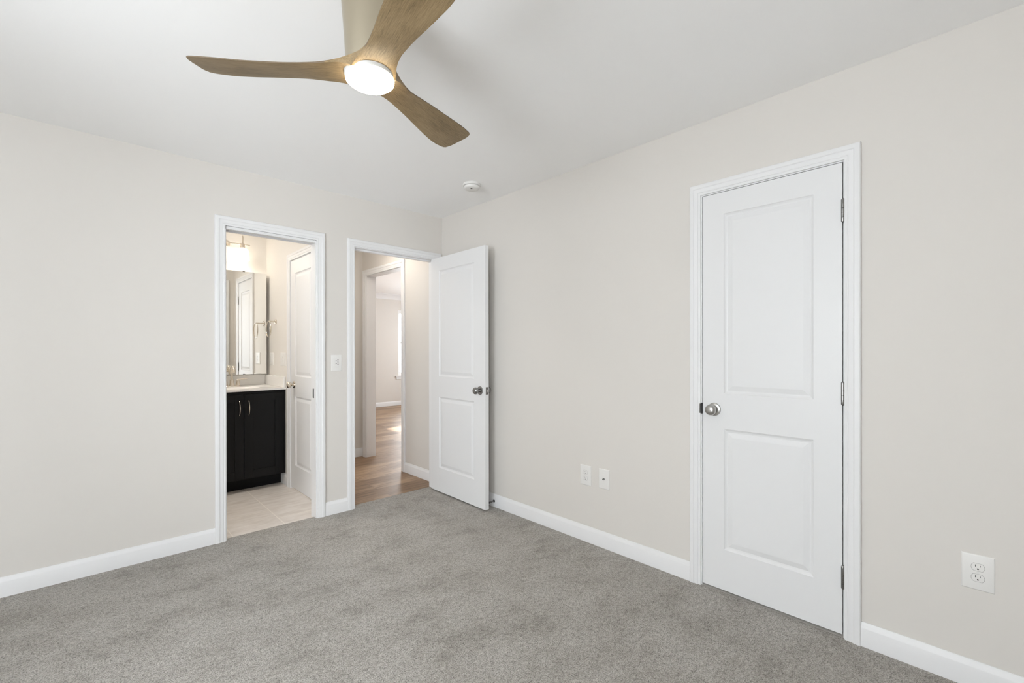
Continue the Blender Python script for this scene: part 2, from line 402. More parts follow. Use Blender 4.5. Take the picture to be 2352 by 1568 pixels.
# ------------------------------------------------------------------ windows
def window(name, axis, wall, a0, a1, z0, z1, inward, label=None, grid=False):
    """axis 'x': window spans x in a wall y = wall; 'y': spans y in a wall x = wall; inward = sign of the room side"""
    def pt(s, d, z):  # d measured from the room face outward
        return (s, wall-inward*d, z) if axis == 'x' else (wall-inward*d, s, z)
    e = empty(name, pt((a0+a1)/2, .06, z0)); struct(e, label, 'window' if label else None)
    off = Vector(e.location)
    def mk(nm, bs, m, parent, bev=.002):
        bm = bmesh.new()
        for p, q in bs: box(bm, Vector(pt(*p))-off, Vector(pt(*q))-off)
        return obj(nm, bm, m, parent, bevel=bev)
    d0, d1 = .055, .105; fwd = .045
    mk('window_frame', [((a0, d0, z0), (a0+fwd, d1, z1)), ((a1-fwd, d0, z0), (a1, d1, z1)), ((a0+fwd, d0, z0), (a1-fwd, d1, z0+fwd)), ((a0+fwd, d0, z1-fwd), (a1-fwd, d1, z1))], M_VINYL, e)
    b0, b1 = a0+fwd, a1-fwd; y0, y1 = z0+fwd, z1-fwd; zm = (y0+y1)/2; s = .035
    for nm, (q0, q1), dd in (('lower_sash', (y0, zm+.018), .062), ('upper_sash', (zm-.018, y1), .082)):
        so = mk(nm, [((b0, dd, q0), (b0+s, dd+.018, q1)), ((b1-s, dd, q0), (b1, dd+.018, q1)), ((b0+s, dd, q0), (b1-s, dd+.018, q0+s)), ((b0+s, dd, q1-s), (b1-s, dd+.018, q1))], M_VINYL, e)
        gl = mk('pane', [((b0+s, dd+.007, q0+s), (b1-s, dd+.011, q1-s))], M_GLASS, so, 0)
    mk('window_sill', [((a0-.07, -.03, z0-.02), (a1+.07, 0-.0005, z0-.0005)), ((a0, -.0005, z0-.02), (a1, d0, z0-.0005)), ((a0-.05, -.016, z0-.075), (a1+.05, -.0005, z0-.02))], M_TRIM, e, .003)
    return e
window('window_1', 'x', RY0, *WR, 1); window('window_2', 'y', RX0, *WL, 1)
window('window_3', 'x', FY, *W3, -1, 'far living room window with white sill, seen through hall opening')
window('window_4', 'y', FX, *W4, -1); window('added_window_5', 'y', FX, *W5, -1)
portal('portal_rear', ((WR[0]+WR[1])/2, RY0-TH-.02, (WR[2]+WR[3])/2), WR[1]-WR[0], WR[3]-WR[2], (0, 1, 0))
portal('portal_left', (RX0-TH-.02, (WL[0]+WL[1])/2, (WL[2]+WL[3])/2), WL[1]-WL[0], WL[3]-WL[2], (1, 0, 0))
portal('portal_far', ((W3[0]+W3[1])/2, FY+.15, (W3[2]+W3[3])/2), W3[1]-W3[0], W3[3]-W3[2], (0, -1, 0))
portal('portal_east', (FX+.15, (W4[0]+W4[1])/2, (W4[2]+W4[3])/2), W4[1]-W4[0], W4[3]-W4[2], (-1, 0, 0))
portal('portal_east_near', (FX+.15, (W5[0]+W5[1])/2, (W5[2]+W5[3])/2), W5[1]-W5[0], W5[3]-W5[2], (-1, 0, 0))

# ------------------------------------------------------------------ door frames (jambs, stops, casings) and trim
RV = .005
MB = frame_mat((0, 0, 0), (1, 0, 0), (0, -1, 0), (0, 0, 1))          # bedroom face of the back wall
MBb = frame_mat((0, TH, 0), (1, 0, 0), (0, 1, 0), (0, 0, 1))         # its bath and hall face
MR = frame_mat((0, 0, 0), (0, -1, 0), (-1, 0, 0), (0, 0, 1))         # right wall, s = -y
def jamb_back(bm, x0, x1, top, stop):
    box(bm, (x0-JT, 0, 0-.02), (x0, TH, top)); box(bm, (x1, 0, -.02), (x1+JT, TH, top))
    box(bm, (x0-JT, 0, top), (x1+JT, TH, top+JT))
    if stop:
        a, b = stop
        box(bm, (x0, a, -.02), (x0+.011, b, top-.011)); box(bm, (x1-.011, a, -.02), (x1, b, top-.011)); box(bm, (x0, a, top-.011), (x1, b, top))
# bath pocket doorway: split head with a slot for the sliding door
bm = bmesh.new()
x0, x1 = BO
box(bm, (x0-JT, 0, -.02), (x0, .034, DT)); box(bm, (x0-JT, .081, -.02), (x0, TH, DT)); box(bm, (x1, 0, -.02), (x1+JT, TH, DT))
box(bm, (x0-JT, 0, DT-.014), (x1, .034, DT+.004)); box(bm, (x0-JT, .074, DT-.014), (x1, TH, DT+.004))
casing(bm, BO[0]-RV, BO[1]+RV, 0, DT+RV, MB)
casing(bm, BO[0]-RV, BO[1]+RV, -.008, DT+RV, MBb)
t1 = struct(obj('trim_1', bm, M_TRIM, smooth=True, ang=.4), 'white casing and jamb around the bathroom doorway', 'door frame')
bm = bmesh.new(); box(bm, (BO[0]-JT, .034, DT+.003), (BO[1], .074, DT+.0175)); obj('pocket_track', bm, M_DARK, t1)
bm = bmesh.new(); box(bm, (BO[1]-.0012, .036, .885), (BO[1]+.001, .060, .955)); sp = obj('strike_plate', bm, M_STEEL, t1, bevel=.0005)
sp['label'] = 'steel strike plate'
bm = bmesh.new(); box(bm, (BO[1]-.0018, .043, .905), (BO[1]-.0005, .054, .937)); obj('strike_hole', bm, M_DARK, sp)
# bedroom doorway to the hall
bm = bmesh.new(); jamb_back(bm, HO[0], HO[1], DT, (.038, .073))
casing(bm, HO[0]-RV, HO[1]+RV, 0, DT+RV, MB, .0575)
casing(bm, HO[0]-RV, HO[1]+RV, -.008, DT+RV, MBb, .040)
t2 = struct(obj('trim_2', bm, M_TRIM, smooth=True, ang=.4), 'white casing and jamb around the hall doorway in the corner', 'door frame')
bm = bmesh.new(); box(bm, (HO[0]-.0005, .006, .892), (HO[0]+.0012, .032, .952)); obj('strike_plate', bm, M_STEEL, t2, bevel=.0005)
# closet door frame
bm = bmesh.new()
box(bm, (0, CO[1], -.02), (TH, CO[1]+JT, DT)); box(bm, (0, CO[0]-JT, -.02), (TH, CO[0], DT)); box(bm, (0, CO[0]-JT, DT), (TH, CO[1]+JT, DT+JT))
box(bm, (.038, CO[1]-.011, -.02), (.072, CO[1], DT-.011)); box(bm, (.038, CO[0], -.02), (.072, CO[0]+.011, DT-.011)); box(bm, (.038, CO[0], DT-.011), (.072, CO[1], DT))
casing(bm, -CO[1]-RV, -CO[0]+RV, 0, DT+RV, MR, .0575)
t3 = struct(obj('trim_3', bm, M_TRIM, smooth=True, ang=.4), 'white casing around the closet door on the right wall', 'door frame')
bm = bmesh.new(); box(bm, (-.0135, CO[1]+.0046, .908), (-.0100, CO[1]+.0100, .958)); sk = obj('strike_plate', bm, M_STEEL, t3, bevel=.0012)
bm = bmesh.new(); box(bm, (-.0118, CO[1]-.0028, .905), (.010, CO[1]+.0046, .961)); obj('strike_hole', bm, M_DARK, sk)
# bath side door frame
MX = frame_mat((XB, 0, 0), (0, 1, 0), (-1, 0, 0), (0, 0, 1))
d0, d1 = BD[0]-.003, BD[1]+.003
bm = bmesh.new()
box(bm, (XB, d0-JT, -.02), (XB+.11, d0, DT)); box(bm, (XB, d1, -.02), (XB+.11, d1+JT, DT)); box(bm, (XB, d0-JT, DT), (XB+.11, d1+JT, DT+JT))
box(bm, (XB+.038, d0, -.02), (XB+.07, d0+.011, DT)); box(bm, (XB+.038, d1-.011, -.02), (XB+.07, d1, DT)); box(bm, (XB+.038, d0, DT-.011), (XB+.07, d1, DT))
casing(bm, d0-RV, d1+RV, -.008, DT+RV, MX)
struct(obj('trim_4', bm, M_TRIM, smooth=True, ang=.4), 'white casing around the bathroom side door', 'door frame')
# cased opening in the hall
MH = frame_mat((XH, 0, 0), (0, 1, 0), (-1, 0, 0), (0, 0, 1)); MHb = frame_mat((.140, 0, 0), (0, 1, 0), (1, 0, 0), (0, 0, 1))
bm = bmesh.new()
box(bm, (XH, OP[0]-JT, -.02), (.140, OP[0], OP[2])); box(bm, (XH, OP[1], -.02), (.140, OP[1]+JT, OP[2])); box(bm, (XH, OP[0]-JT, OP[2]), (.140, OP[1]+JT, OP[2]+JT))
casing(bm, OP[0]-RV, OP[1]+RV, -.008, OP[2]+RV, MH, .066); casing(bm, OP[0]-RV, OP[1]+RV, -.008, OP[2]+RV, MHb, .072)
struct(obj('trim_5', bm, M_TRIM, smooth=True, ang=.4), 'white cased opening from the hall to the living room', 'door frame')
# crown moulding in the living room
bm = bmesh.new(); M = frame_mat((.140, FY, 0), (1, 0, 0), (0, -1, 0), (0, 0, 1))
sweep(bm, [(0, 2.5), (FX-.140, 2.5)], [(0, 0), (0, .085), (-.012, .085), (-.03, .06), (-.07, .03), (-.10, .016), (-.118, .014), (-.118, 0)], M)
struct(obj('trim_6', bm, M_TRIM, smooth=True, ang=.4), 'white crown moulding at the living room ceiling', 'moulding')

# baseboards
co = BO[0]-RV-CW
baseboard('baseboard_back', (RX0, 0), (co, 0), (0, -1)); baseboard('baseboard_back_middle', (BO[1]+RV+CW, 0), (HO[0]-RV-.0575, 0), (0, -1))
baseboard('baseboard_right', (0, -.0145), (0, CO[1]+RV+.0575), (-1, 0)); baseboard('baseboard_right_near', (0, CO[0]-RV-.0575), (0, RY0), (-1, 0))
baseboard('baseboard_left', (RX0, RY0+.015), (RX0, -.015), (1, 0)); baseboard('baseboard_rear', (RX0, RY0), (-.015, RY0), (0, 1))
baseboard('baseboard_hall', (XH, TH+.019), (XH, OP[0]-RV-.066), (-1, 0), -.008); baseboard('baseboard_hall_back', (XB+.12, YH), (XH, YH), (0, -1), -.008)
baseboard('baseboard_livingroom', (.140, FY), (FX, FY), (0, -1), -.008); baseboard('baseboard_bath', (XB, d1+RV+CW), (XB, YB-.01), (-1, 0), -.008)

# ------------------------------------------------------------------ doors
PANEL_W = .0
def panels(w, sl, sr, h): return [(sl, w-sr, .207, .824), (sl, w-sr, 1.003, 1.922)]
# closet door, closed (hinges at the camera side, x local runs along -y)
ch = empty('door_2', (-.001, CO[1]-.003, .013)); struct(ch, 'closed white two-panel closet door on the right wall', 'door')
ML = frame_mat((0, 0, 0), (0, -1, 0), (1, 0, 0), (0, 0, 1))
bm = bmesh.new(); w = CO[1]-CO[0]-.0065; slab(bm, w, .035, 2.033, panels(w, .108, .106, 2.033), ML); obj('slab', bm, M_DOOR, ch)
knob('doorknob', ch, (0, -.060, .920), (-1, 0, 0), M_NICKEL)
for z in (1.838, 1.052, .262): hinge(ch, -.0055, CO[0]-CO[1]+.0035, z-.013, M_STEEL, .094, .0068)
# bedroom door, open against the right wall
dh = empty('door_1', (-.0785, -.0085, .012), math.radians(1.0)*-1); struct(dh, 'open white two-panel bedroom door standing beside the corner', 'door')
# local: slab runs along -y from -.002 to -.762; faces x = -.0435 (visible) and -.0085
MD = frame_mat((-.0435, -.002, 0), (0, -1, 0), (1, 0, 0), (0, 0, 1))
bm = bmesh.new(); slab(bm, .758, .035, 2.035, panels(.758, .122, .140, 2.035), MD); obj('slab', bm, M_DOOR, dh)
kn = knob('doorknob', dh, (-.0435, -.698, .915), (-1, 0, 0), M_STEEL); kn2 = knob('doorknob', dh, (-.0085, -.698, .915), (1, 0, 0), M_STEEL)
bm = bmesh.new(); box(bm, (-.0385, -.7612, .886), (-.0135, -.7595, .944)); lp = obj('latch_plate', bm, M_STEEL, dh, bevel=.0004)
bm = bmesh.new(); box(bm, (-.0325, -.7685, .906), (-.0195, -.761, .924)); obj('latch_bolt', bm, M_NICKEL, lp, bevel=.003)
for z in (.894, .936):
    bm = bmesh.new(); lathe(bm, [(.004, -.7607), (.0035, -.7622)], frame_mat((-.026, 0, z), (1, 0, 0), (0, 0, 1), (0, 1, 0)), 12); obj('screw', bm, M_DARK, lp)
for z in (1.826, 1.04, .25): hinge(dh, 0, 0, z, M_STEEL, .092)
# bath side door, closed
bd = empty('door_3', (XB-.001, BD[1], .008)); struct(bd, 'closed white two-panel door inside the bathroom', 'door')
MQ = frame_mat((0, 0, 0), (0, -1, 0), (1, 0, 0), (0, 0, 1))
bm = bmesh.new(); w = BD[1]-BD[0]; slab(bm, w, .035, 2.038, panels(w, .112, .112, 2.038), MQ); obj('slab', bm, M_DOOR, bd)
knob('doorknob', bd, (0, -.085, .926), (-1, 0, 0), M_CHROME)
for z in (1.838, 1.04, .25): hinge(bd, -.0055, BD[0]-BD[1]-.0015, z, M_STEEL)

# ------------------------------------------------------------------ door stop on the baseboard
ds = empty('door_stop', (-BASE_T, -.731, .047)); tag(ds, 'small dark door stop on the baseboard behind the open door', 'door stop')
bm = bmesh.new(); lathe(bm, [(.011, 0), (.0105, .004), (.006, .0065), (.003, .007)], frame_mat((0, 0, 0), (0, 1, 0), (0, 0, 1), (-1, 0, 0)), 20); obj('base', bm, M_BLACK, ds, smooth=True)
bm = bmesh.new(); pts = [(-.006-.044*t/90, .0045*math.cos(t*.72), .0045*math.sin(t*.72)-.002*t/90) for t in range(91)]; tube(bm, pts, .0011, 6); obj('spring', bm, M_STEEL, ds, smooth=True)
bm = bmesh.new(); lathe(bm, [(.003, .048), (.0075, .050), (.008, .058), (.0062, .062), (.001, .0625)], frame_mat((0, 0, -.002), (0, 1, 0), (0, 0, 1), (-1, 0, 0)), 20); obj('tip', bm, M_BLACK, ds, smooth=True)

# ------------------------------------------------------------------ wall plates
def plate_mesh(w, h, t=.0055, b=.006):
    bm = bmesh.new()
    A = [(-w/2, -h/2), (w/2, -h/2), (w/2, h/2), (-w/2, h/2)]
    rings = []
    for o, d in ((0, 0), (0, .0015), (b*.35, t*.75), (b, t)):
        rings.append([bm.verts.new((x-math.copysign(o, x), -d, z-math.copysign(o, z))) for x, z in A])
    for p, q in zip(rings, rings[1:]):
        for i in range(4): bm.faces.new((p[i], p[(i+1) % 4], q[(i+1) % 4], q[i]))
    bm.faces.new(rings[-1]); bm.faces.new(list(reversed(rings[0])))
    bmesh.ops.recalc_face_normals(bm, faces=bm.faces)
    return bm
PT = .0055
def receptacle(parent, z):
    bm = bmesh.new(); pts = []
    r = .0172
    for i in range(40):
        a = 2*PI*i/40; x = r*math.cos(a); zz = max(-.0135, min(.0135, r*math.sin(a))); pts.append((x, zz))
    f0 = [bm.verts.new((x, -PT+.0005, z+q)) for x, q in pts]; f1 = [bm.verts.new((x, -PT-.0006, z+q)) for x, q in pts]; f2 = [bm.verts.new((x*.965, -PT-.0011, z+q*.96)) for x, q in pts]
    for p, q in ((f0, f1), (f1, f2)):
        for i in range(40): bm.faces.new((p[i], p[(i+1) % 40], q[(i+1) % 40], q[i]))
    bm.faces.new(f2); bmesh.ops.recalc_face_normals(bm, faces=bm.faces)
    rc = obj('receptacle', bm, M_PLATE, parent)
    bm = bmesh.new(); g = [bm.verts.new((x*1.055, -PT-.0002, z+q*1.07)) for x, q in pts]; g2 = [bm.verts.new((x*.9, -PT-.0002, z+q*.9)) for x, q in pts]
    for i in range(40): bm.faces.new((g[i], g[(i+1) % 40], g2[(i+1) % 40], g2[i]))
    obj('groove', bm, M_GROOVE, rc)
    for q in (((-.0070, -PT-.0014, z+.0012), (-.0049, -PT-.0009, z+.0088)), ((.0049, -PT-.0014, z+.0020), (.0068, -PT-.0009, z+.0080))):
        bm = bmesh.new(); box(bm, *q); obj('slot', bm, M_DARK, rc)
    bm = bmesh.new(); lathe(bm, [(.0026, .0009), (.0026, .0014)], frame_mat((0, -PT, z-.0063), (1, 0, 0), (0, 0, 1), (0, -1, 0)), 14)
    obj('ground_hole', bm, M_DARK, rc)
def screw(parent, z, m=None, y=PT):
    bm = bmesh.new(); lathe(bm, [(.0034, -.0005), (.0032, .0004), (.0020, .0010), (.0005, .0011)], frame_mat((0, -y, z), (1, 0, 0), (0, 0, 1), (0, -1, 0)), 14)
    return obj('screw', bm, m or M_PLATE, parent, smooth=True)
def wallthing(name, loc, facing):   # local -y faces the room
    rz = {(0, -1): 0, (-1, 0): -PI/2}[facing]
    return empty(name, loc, rz)
def duplex(loc, facing, label, w=.086, h=.129):
    e = wallthing('power_outlet', loc, facing); tag(e, label, 'outlet')
    obj('plate', plate_mesh(w, h), M_PLATE, e, smooth=True, ang=.4)
    receptacle(e, .0195); receptacle(e, -.0195); screw(e, 0)
    return e
duplex((0, -3.399, .4255), (-1, 0), 'white duplex outlet low on the right wall, right of the closet door')
duplex((0, -1.6215, .427), (-1, 0), 'white duplex outlet low on the right wall, left of the cable jack')
e = wallthing('cable_jack', (0, -1.7655, .430), (-1, 0)); tag(e, 'white wall plate with one metal cable connector, beside the middle outlet', 'cable jack')
obj('plate', plate_mesh(.078, .124), M_PLATE, e, smooth=True, ang=.4)
bm = bmesh.new(); lathe(bm, [(.0065, PT-.001), (.0065, PT+.0025), (.0048, PT+.003), (.0048, PT+.010), (.0030, PT+.0102), (.0028, PT+.006)], frame_mat((0, 0, .001), (1, 0, 0), (0, 0, 1), (0, -1, 0)), 18); obj('connector', bm, M_STEEL, e, smooth=True)
screw(e, .042, M_PLATE); screw(e, -.042, M_PLATE)
# fan and light wall control between the doorways
e = wallthing('wall_control', (-.970, 0, 1.145), (0, -1)); tag(e, 'white wall control plate with six small dark buttons between the two doorways', 'wall control')
obj('plate', plate_mesh(.082, .124), M_PLATE, e, smooth=True, ang=.4)
bm = bmesh.new(); box(bm, (-.0165, -PT-.0012, -.033), (.0165, -PT+.0004, .033)); obj('insert', bm, M_PLATE, e, bevel=.0012)
M_BTN = mat('grey_button', (.06, .06, .06), .5)
for x, z in ((-.0055, .0155), (-.0055, -.0045), (.0088, .0218), (.0088, .0112), (.0088, .0002), (.0088, -.0102)):
    bm = bmesh.new(); lathe(bm, [(.0046, .0006), (.0044, .0022), (.003, .0026), (.0005, .0027)], frame_mat((x, -PT, z), (1, 0, 0), (0, 0, 1), (0, -1, 0)), 20, sy=.68); obj('button', bm, M_BTN, e, smooth=True)
bm = bmesh.new(); box(bm, (-.012, -PT-.0022, -.0315), (.012, -PT-.0008, -.0265)); obj('rocker', bm, M_PLATE, e, bevel=.001)

# ------------------------------------------------------------------ smoke detector
sx, sy = -.330, -.852
sm = empty('smoke_detector', (sx, sy, CH)); tag(sm, 'round white smoke detector on the ceiling near the corner', 'smoke detector')
bm = bmesh.new(); lathe(bm, [(.064, 0), (.064, -.012), (.0615, -.0155), (.057, -.0158)], None, 48); obj('base', bm, M_PLATE, sm, smooth=True)
bm = bmesh.new(); lathe(bm, [(.0555, -.0155), (.0555, -.0185)], None, 48); obj('vent_gap', bm, mat('grey_vent', (.22, .22, .21), .7), sm, smooth=True)
bm = bmesh.new(); lathe(bm, [(.0585, -.0185), (.0575, -.0265), (.053, -.0335), (.044, -.0375), (.020, -.0392), (.001, -.0395)], None, 48); obj('cover', bm, M_PLATE, sm, smooth=True)
bm = bmesh.new(); lathe(bm, [(.0072, -.0370), (.0068, -.0405), (.001, -.041)], frame_mat((-.020, -.020, 0), (1, 0, 0), (0, 1, 0), (0, 0, 1)), 18); obj('test_button', bm, mat('dark_button', (.05, .05, .05), .5), sm, smooth=True)

# ------------------------------------------------------------------ ceiling fan
FXC, FYC = -1.6693, -1.9882
fan = empty('ceiling_fan', (FXC, FYC, CH)); tag(fan, 'three-blade wood ceiling fan with brushed nickel housing and lit round lamp', 'ceiling fan')
bm = bmesh.new(); lathe(bm, [(.088, 0), (.092, -.006), (.0925, -.024), (.0905, -.05), (.086, -.11), (.082, -.17), (.0790, -.222), (.0775, -.248), (.072, -.2515)], None, 64)
obj('motor_housing', bm, M_HOUS, fan, smooth=True)
A = [(.0433, .0732, -.2510), (.0640, .0665, -.2545), (.088, .0605, -.2585), (.125, .0545, -.2640), (.1716, .0518, -.2695), (.254, .0550, -.2768), (.3277, .0627, -.2819), (.3911, .0696, -.2847), (.4466, .0757, -.2853), (.4972, .0763, -.2839), (.5560, .0695, -.2790)]
B = [(.0433, -.0732, -.2510), (.0640, -.0665, -.2545), (.088, -.0610, -.2590), (.120, -.0560, -.2630), (.1535, -.0539, -.2648), (.2168, -.0556, -.2597), (.2816, -.0609, -.2567), (.3475, -.0653, -.2550), (.4137, -.0704, -.2532), (.4800, -.0723, -.2508), (.5570, -.0665, -.2468)]
# neighbouring blades meet at their roots under the housing
def spl(P, n):  # Catmull-Rom resample
    P = [Vector(p) for p in P]; out = []
    k = len(P)-1
    for i in range(n+1):
        t = i/n*k; j = min(int(t), k-1); u = t-j
        p0, p1, p2, p3 = P[max(j-1, 0)], P[j], P[j+1], P[min(j+2, k)]
        out.append(.5*((2*p1)+(p2-p0)*u+(2*p0-5*p1+4*p2-p3)*u*u+(3*p1-p0-3*p2+p3)*u**3))
    return out
def blade_bm():
    bm = bmesh.new(); n = 60; As, Bs = spl(A, n), spl(B, n)
    m = 14; top, bot = [], []
    for i, (a, b_) in enumerate(zip(As, Bs)):
        f = i/n
        # rounded tip corners
        shrink = 0
        if f > .955: q = (f-.955)/.045; shrink = .17*(1-math.sqrt(max(0, 1-q*q)))
        th = .0040+.006*(1-f)
        drop = .0022+.034*max(0, 1-f/.46)**2.2
        tr, br_ = [], []
        for j in range(m+1):
            sj = j/m
            u = sj*(1-2*shrink)+shrink
            p = a.lerp(b_, u)
            prof = math.sqrt(max(0, 1-abs(2*sj-1)**3.2))
            tr.append(bm.verts.new(p+Vector((0, 0, .0012+th*prof)))); br_.append(bm.verts.new(p+Vector((0, 0, -drop-.0010*prof))))
        top.append(tr); bot.append(br_)
    for i in range(n):
        for j in range(m):
            bm.faces.new((top[i][j], top[i+1][j], top[i+1][j+1], top[i][j+1])); bm.faces.new((bot[i][j], bot[i][j+1], bot[i+1][j+1], bot[i+1][j]))
        for j in (0, m):
            q = (top[i][j], bot[i][j], bot[i+1][j], top[i+1][j]); f = bm.faces.new(q if j else list(reversed(q))); f.material_index = 1 if i > n*.3 else 0
    for i in (0, n):
        for j in range(m):
            f = bm.faces.new((top[i][j], top[i][j+1], bot[i][j+1], bot[i][j])); f.material_index = 1
    bmesh.ops.recalc_face_normals(bm, faces=bm.faces)
    return bm
b0 = obj('blade', blade_bm(), [M_WOOD, M_EDGE], fan, smooth=True, ang=.9)
for k, dg in enumerate((141, 261, 21)):
    bl = b0 if k == 0 else b0.copy()
    if k: COL.objects.link(bl)
    bl.parent = fan; bl.rotation_euler = (0, 0, math.radians(dg))
bm = bmesh.new(); lathe(bm, [(.070, -.2505), (.078, -.2510), (.0825, -.2550), (.0830, -.278), (.0795, -.284)], None, 64); obj('hub_ring', bm, M_HUB, fan, smooth=True)
bm = bmesh.new(); lathe(bm, [(.0775, -.278), (.0790, -.280), (.0792, -.292), (.0770, -.2945), (.070, -.3000), (.050, -.3030), (.02, -.3045), (.001, -.305)], None, 64); obj('lamp_diffuser', bm, M_DIFF, fan, smooth=True)

# ------------------------------------------------------------------ bathroom: vanity
VX0, VX1 = -1.705, -1.003; VF = 1.100
va = empty('vanity_cabinet', ((VX0+VX1)/2, YB-.001, -.008)); tag(va, 'black two-door vanity cabinet standing on the bathroom tile floor', 'vanity cabinet')
vo = Vector(va.location)
def vbox(bs, nm, m, parent=va, bev=.0015):
    bm = bmesh.new()
    for a, b in bs: box(bm, Vector(a)-vo, Vector(b)-vo)
    return obj(nm, bm, m, parent, bevel=bev)
vbox([((VX0, VF+.019, .1), (VX0+.016, YB-.001, .878)), ((VX1-.016, VF+.019, .1), (VX1, YB-.001, .878)), ((VX0+.016, VF+.019, .1), (VX1-.016, YB-.001, .116)), ((VX0+.016, YB-.013, .116), (VX1-.016, YB-.001, .878)),
      ((VX0, VF, .1), (VX0+.04, VF+.019, .878)), ((VX1-.04, VF, .1), (VX1, VF+.019, .878)), ((VX0+.04, VF, .1), (VX1-.04, VF+.019, .14)), ((VX0+.04, VF, .838), (VX1-.04, VF+.019, .878)), ((-1.367, VF, .14), (-1.327, VF+.019, .838))], 'body', M_CAB)
vbox([((VX0+.002, VF+.095, -.008), (VX1-.010, YB-.001, .1))], 'toe_kick', M_KICK)
def shaker(x0, x1, hx):
    z0, z1 = .113, .853; y1, y0 = VF-.0005, VF-.0195; r = .068
    bm = bmesh.new()
    for a, b in (((x0, y0, z0), (x0+r, y1, z1)), ((x1-r, y0, z0), (x1, y1, z1)), ((x0+r, y0, z0), (x1-r, y1, z0+r)), ((x0+r, y0, z1-r), (x1-r, y1, z1)), ((x0+r, y0+.007, z0+r), (x1-r, y1, z1-r))):
        box(bm, Vector(a)-vo, Vector(b)-vo)
    d = obj('cabinet_door', bm, M_CAB, va, bevel=.0008)
    bm = bmesh.new(); pts = []
    for i in range(17):
        t = i/16; pts.append(Vector((hx, y0-.004-.024*math.sin(PI*t)**.8, .67+.125*t))-vo)
    tube(bm, pts, [.0042-.0012*abs(2*i/16-1) for i in range(17)], 10)
    obj('handle', bm, M_CHROME, d, smooth=True)
shaker(-1.3445, -1.0260, -1.309); shaker(VX0+.004, -1.3495, -1.382)

ct = empty('countertop', ((VX0+XB)/2, YB-.001, .879)); tag(ct, 'white vanity countertop with back and side splash on black cabinet', 'countertop')
co_ = Vector(ct.location)
bm = bmesh.new()
# top with an oval basin cut by geometry: ring between outline and oval, then the bowl
X0, X1, Y0, Y1, Z0, Z1 = -1.715, XB-.0012, 1.078, YB-.0015, .8795, .8955
cx, cy, ra, rb = -1.36, 1.325, .205, .135; n = 48
def outl(a):
    dx, dy = math.cos(a), math.sin(a); ts = []
    if dx > 1e-9: ts.append((X1-cx)/dx)
    if dx < -1e-9: ts.append((X0-cx)/dx)
    if dy > 1e-9: ts.append((Y1-cy)/dy)
    if dy < -1e-9: ts.append((Y0-cy)/dy)
    t = min(ts); return (cx+dx*t, cy+dy*t)
angs = sorted(set([2*PI*i/n for i in range(n)]+[math.atan2(y-cy, x-cx) % (2*PI) for x in (X0, X1) for y in (Y0, Y1)]))
rows = [[bm.verts.new(Vector((*outl(a), Z0))-co_) for a in angs], [bm.verts.new(Vector((*outl(a), Z1))-co_) for a in angs]]
for s, z in ((1.0, Z1), (.97, Z1-.004), (.93, Z1-.02), (.84, Z1-.06), (.66, Z1-.10), (.35, Z1-.125), (.06, Z1-.13)):
    rows.append([bm.verts.new(Vector((cx+ra*s*math.cos(a), cy+rb*s*math.sin(a), z))-co_) for a in angs])
for p, q in zip(rows, rows[1:]):
    for i in range(len(angs)):
        j = (i+1) % len(angs); bm.faces.new((p[i], p[j], q[j], q[i]))
bm.faces.new(rows[-1])
obj('counter_slab', bm, M_TOP, ct, smooth=True, ang=.7)
bm = bmesh.new(); box(bm, Vector((X0, YB-.0205, Z1))-co_, Vector((X1-.0205, YB-.0015, .997))-co_); obj('backsplash', bm, M_TOP, ct, bevel=.003)
bm = bmesh.new(); box(bm, Vector((X1-.0200, Y0+.010, Z1))-co_, Vector((X1, YB-.0015, .997))-co_); obj('sidesplash', bm, M_TOP, ct, bevel=.003)

# faucet
fa = empty('faucet', (-1.345, 1.535, Z1)); tag(fa, 'two-handle brushed nickel faucet on the white vanity countertop', 'faucet')
bm = bmesh.new(); lathe(bm, [(.031, 0), (.031, .005), (.027, .012), (.020, .014)], Matrix.Scale(2.45, 4, (1, 0, 0)), 32); obj('base_plate', bm, M_CHROME, fa, smooth=True)
bm = bmesh.new(); lathe(bm, [(.0225, .012), (.019, .03), (.0175, .062), (.0165, .067), (.011, .070)], None, 28)
pts = [(0, 0, .06), (0, .003, .09), (0, .004, .13), (0, -.002, .165), (0, -.020, .186), (0, -.048, .192), (0, -.076, .180), (0, -.092, .155), (0, -.097, .138)]
tube(bm, spl(pts, 32), [.0105]*9+[.0115]*24, 14); obj('spout', bm, M_CHROME, fa, smooth=True)
for s in (-1, 1):
    bm = bmesh.new(); lathe(bm, [(.0185, .012), (.0165, .024), (.0135, .050), (.0125, .060), (.006, .066)], Matrix.Translation((.051*s, 0, 0)), 24)
    tube(bm, [(.044*s, 0, .0655), (.07*s, -.002, .068), (.128*s, -.004, .073)], [.0052, .0046, .0042], 10)
    obj('handle', bm, M_CHROME, fa, smooth=True)

# mirror cabinet above the vanity
mx0, mx1, my, mz0, mz1 = -1.69, -1.0315, 1.580, 1.008, 2.012
mi = empty('mirror_cabinet', ((mx0+mx1)/2, YB, mz0)); tag(mi, 'large frameless mirror cabinet on the bathroom wall above the vanity countertop', 'mirror')
mo = Vector(mi.location)
def mbox(nm, a, b_, m, bev=0):
    bm = bmesh.new(); box(bm, Vector(a)-mo, Vector(b_)-mo); return obj(nm, bm, m, mi, bevel=bev)
mbox('cabinet_body', (mx0+.004, my+.006, mz0+.004), (mx1-.004, YB-.0005, mz1-.004), M_VINYL, .001)
mbox('mirror_glass', (mx0, my, mz0), (mx1, my+.0055, mz1), M_MIRROR)
for z in (mz1, mz0): mbox('mirror_clip', (-1.242, my-.0035, z-.006), (-1.222, my+.006, z+.005), M_STEEL, .001)

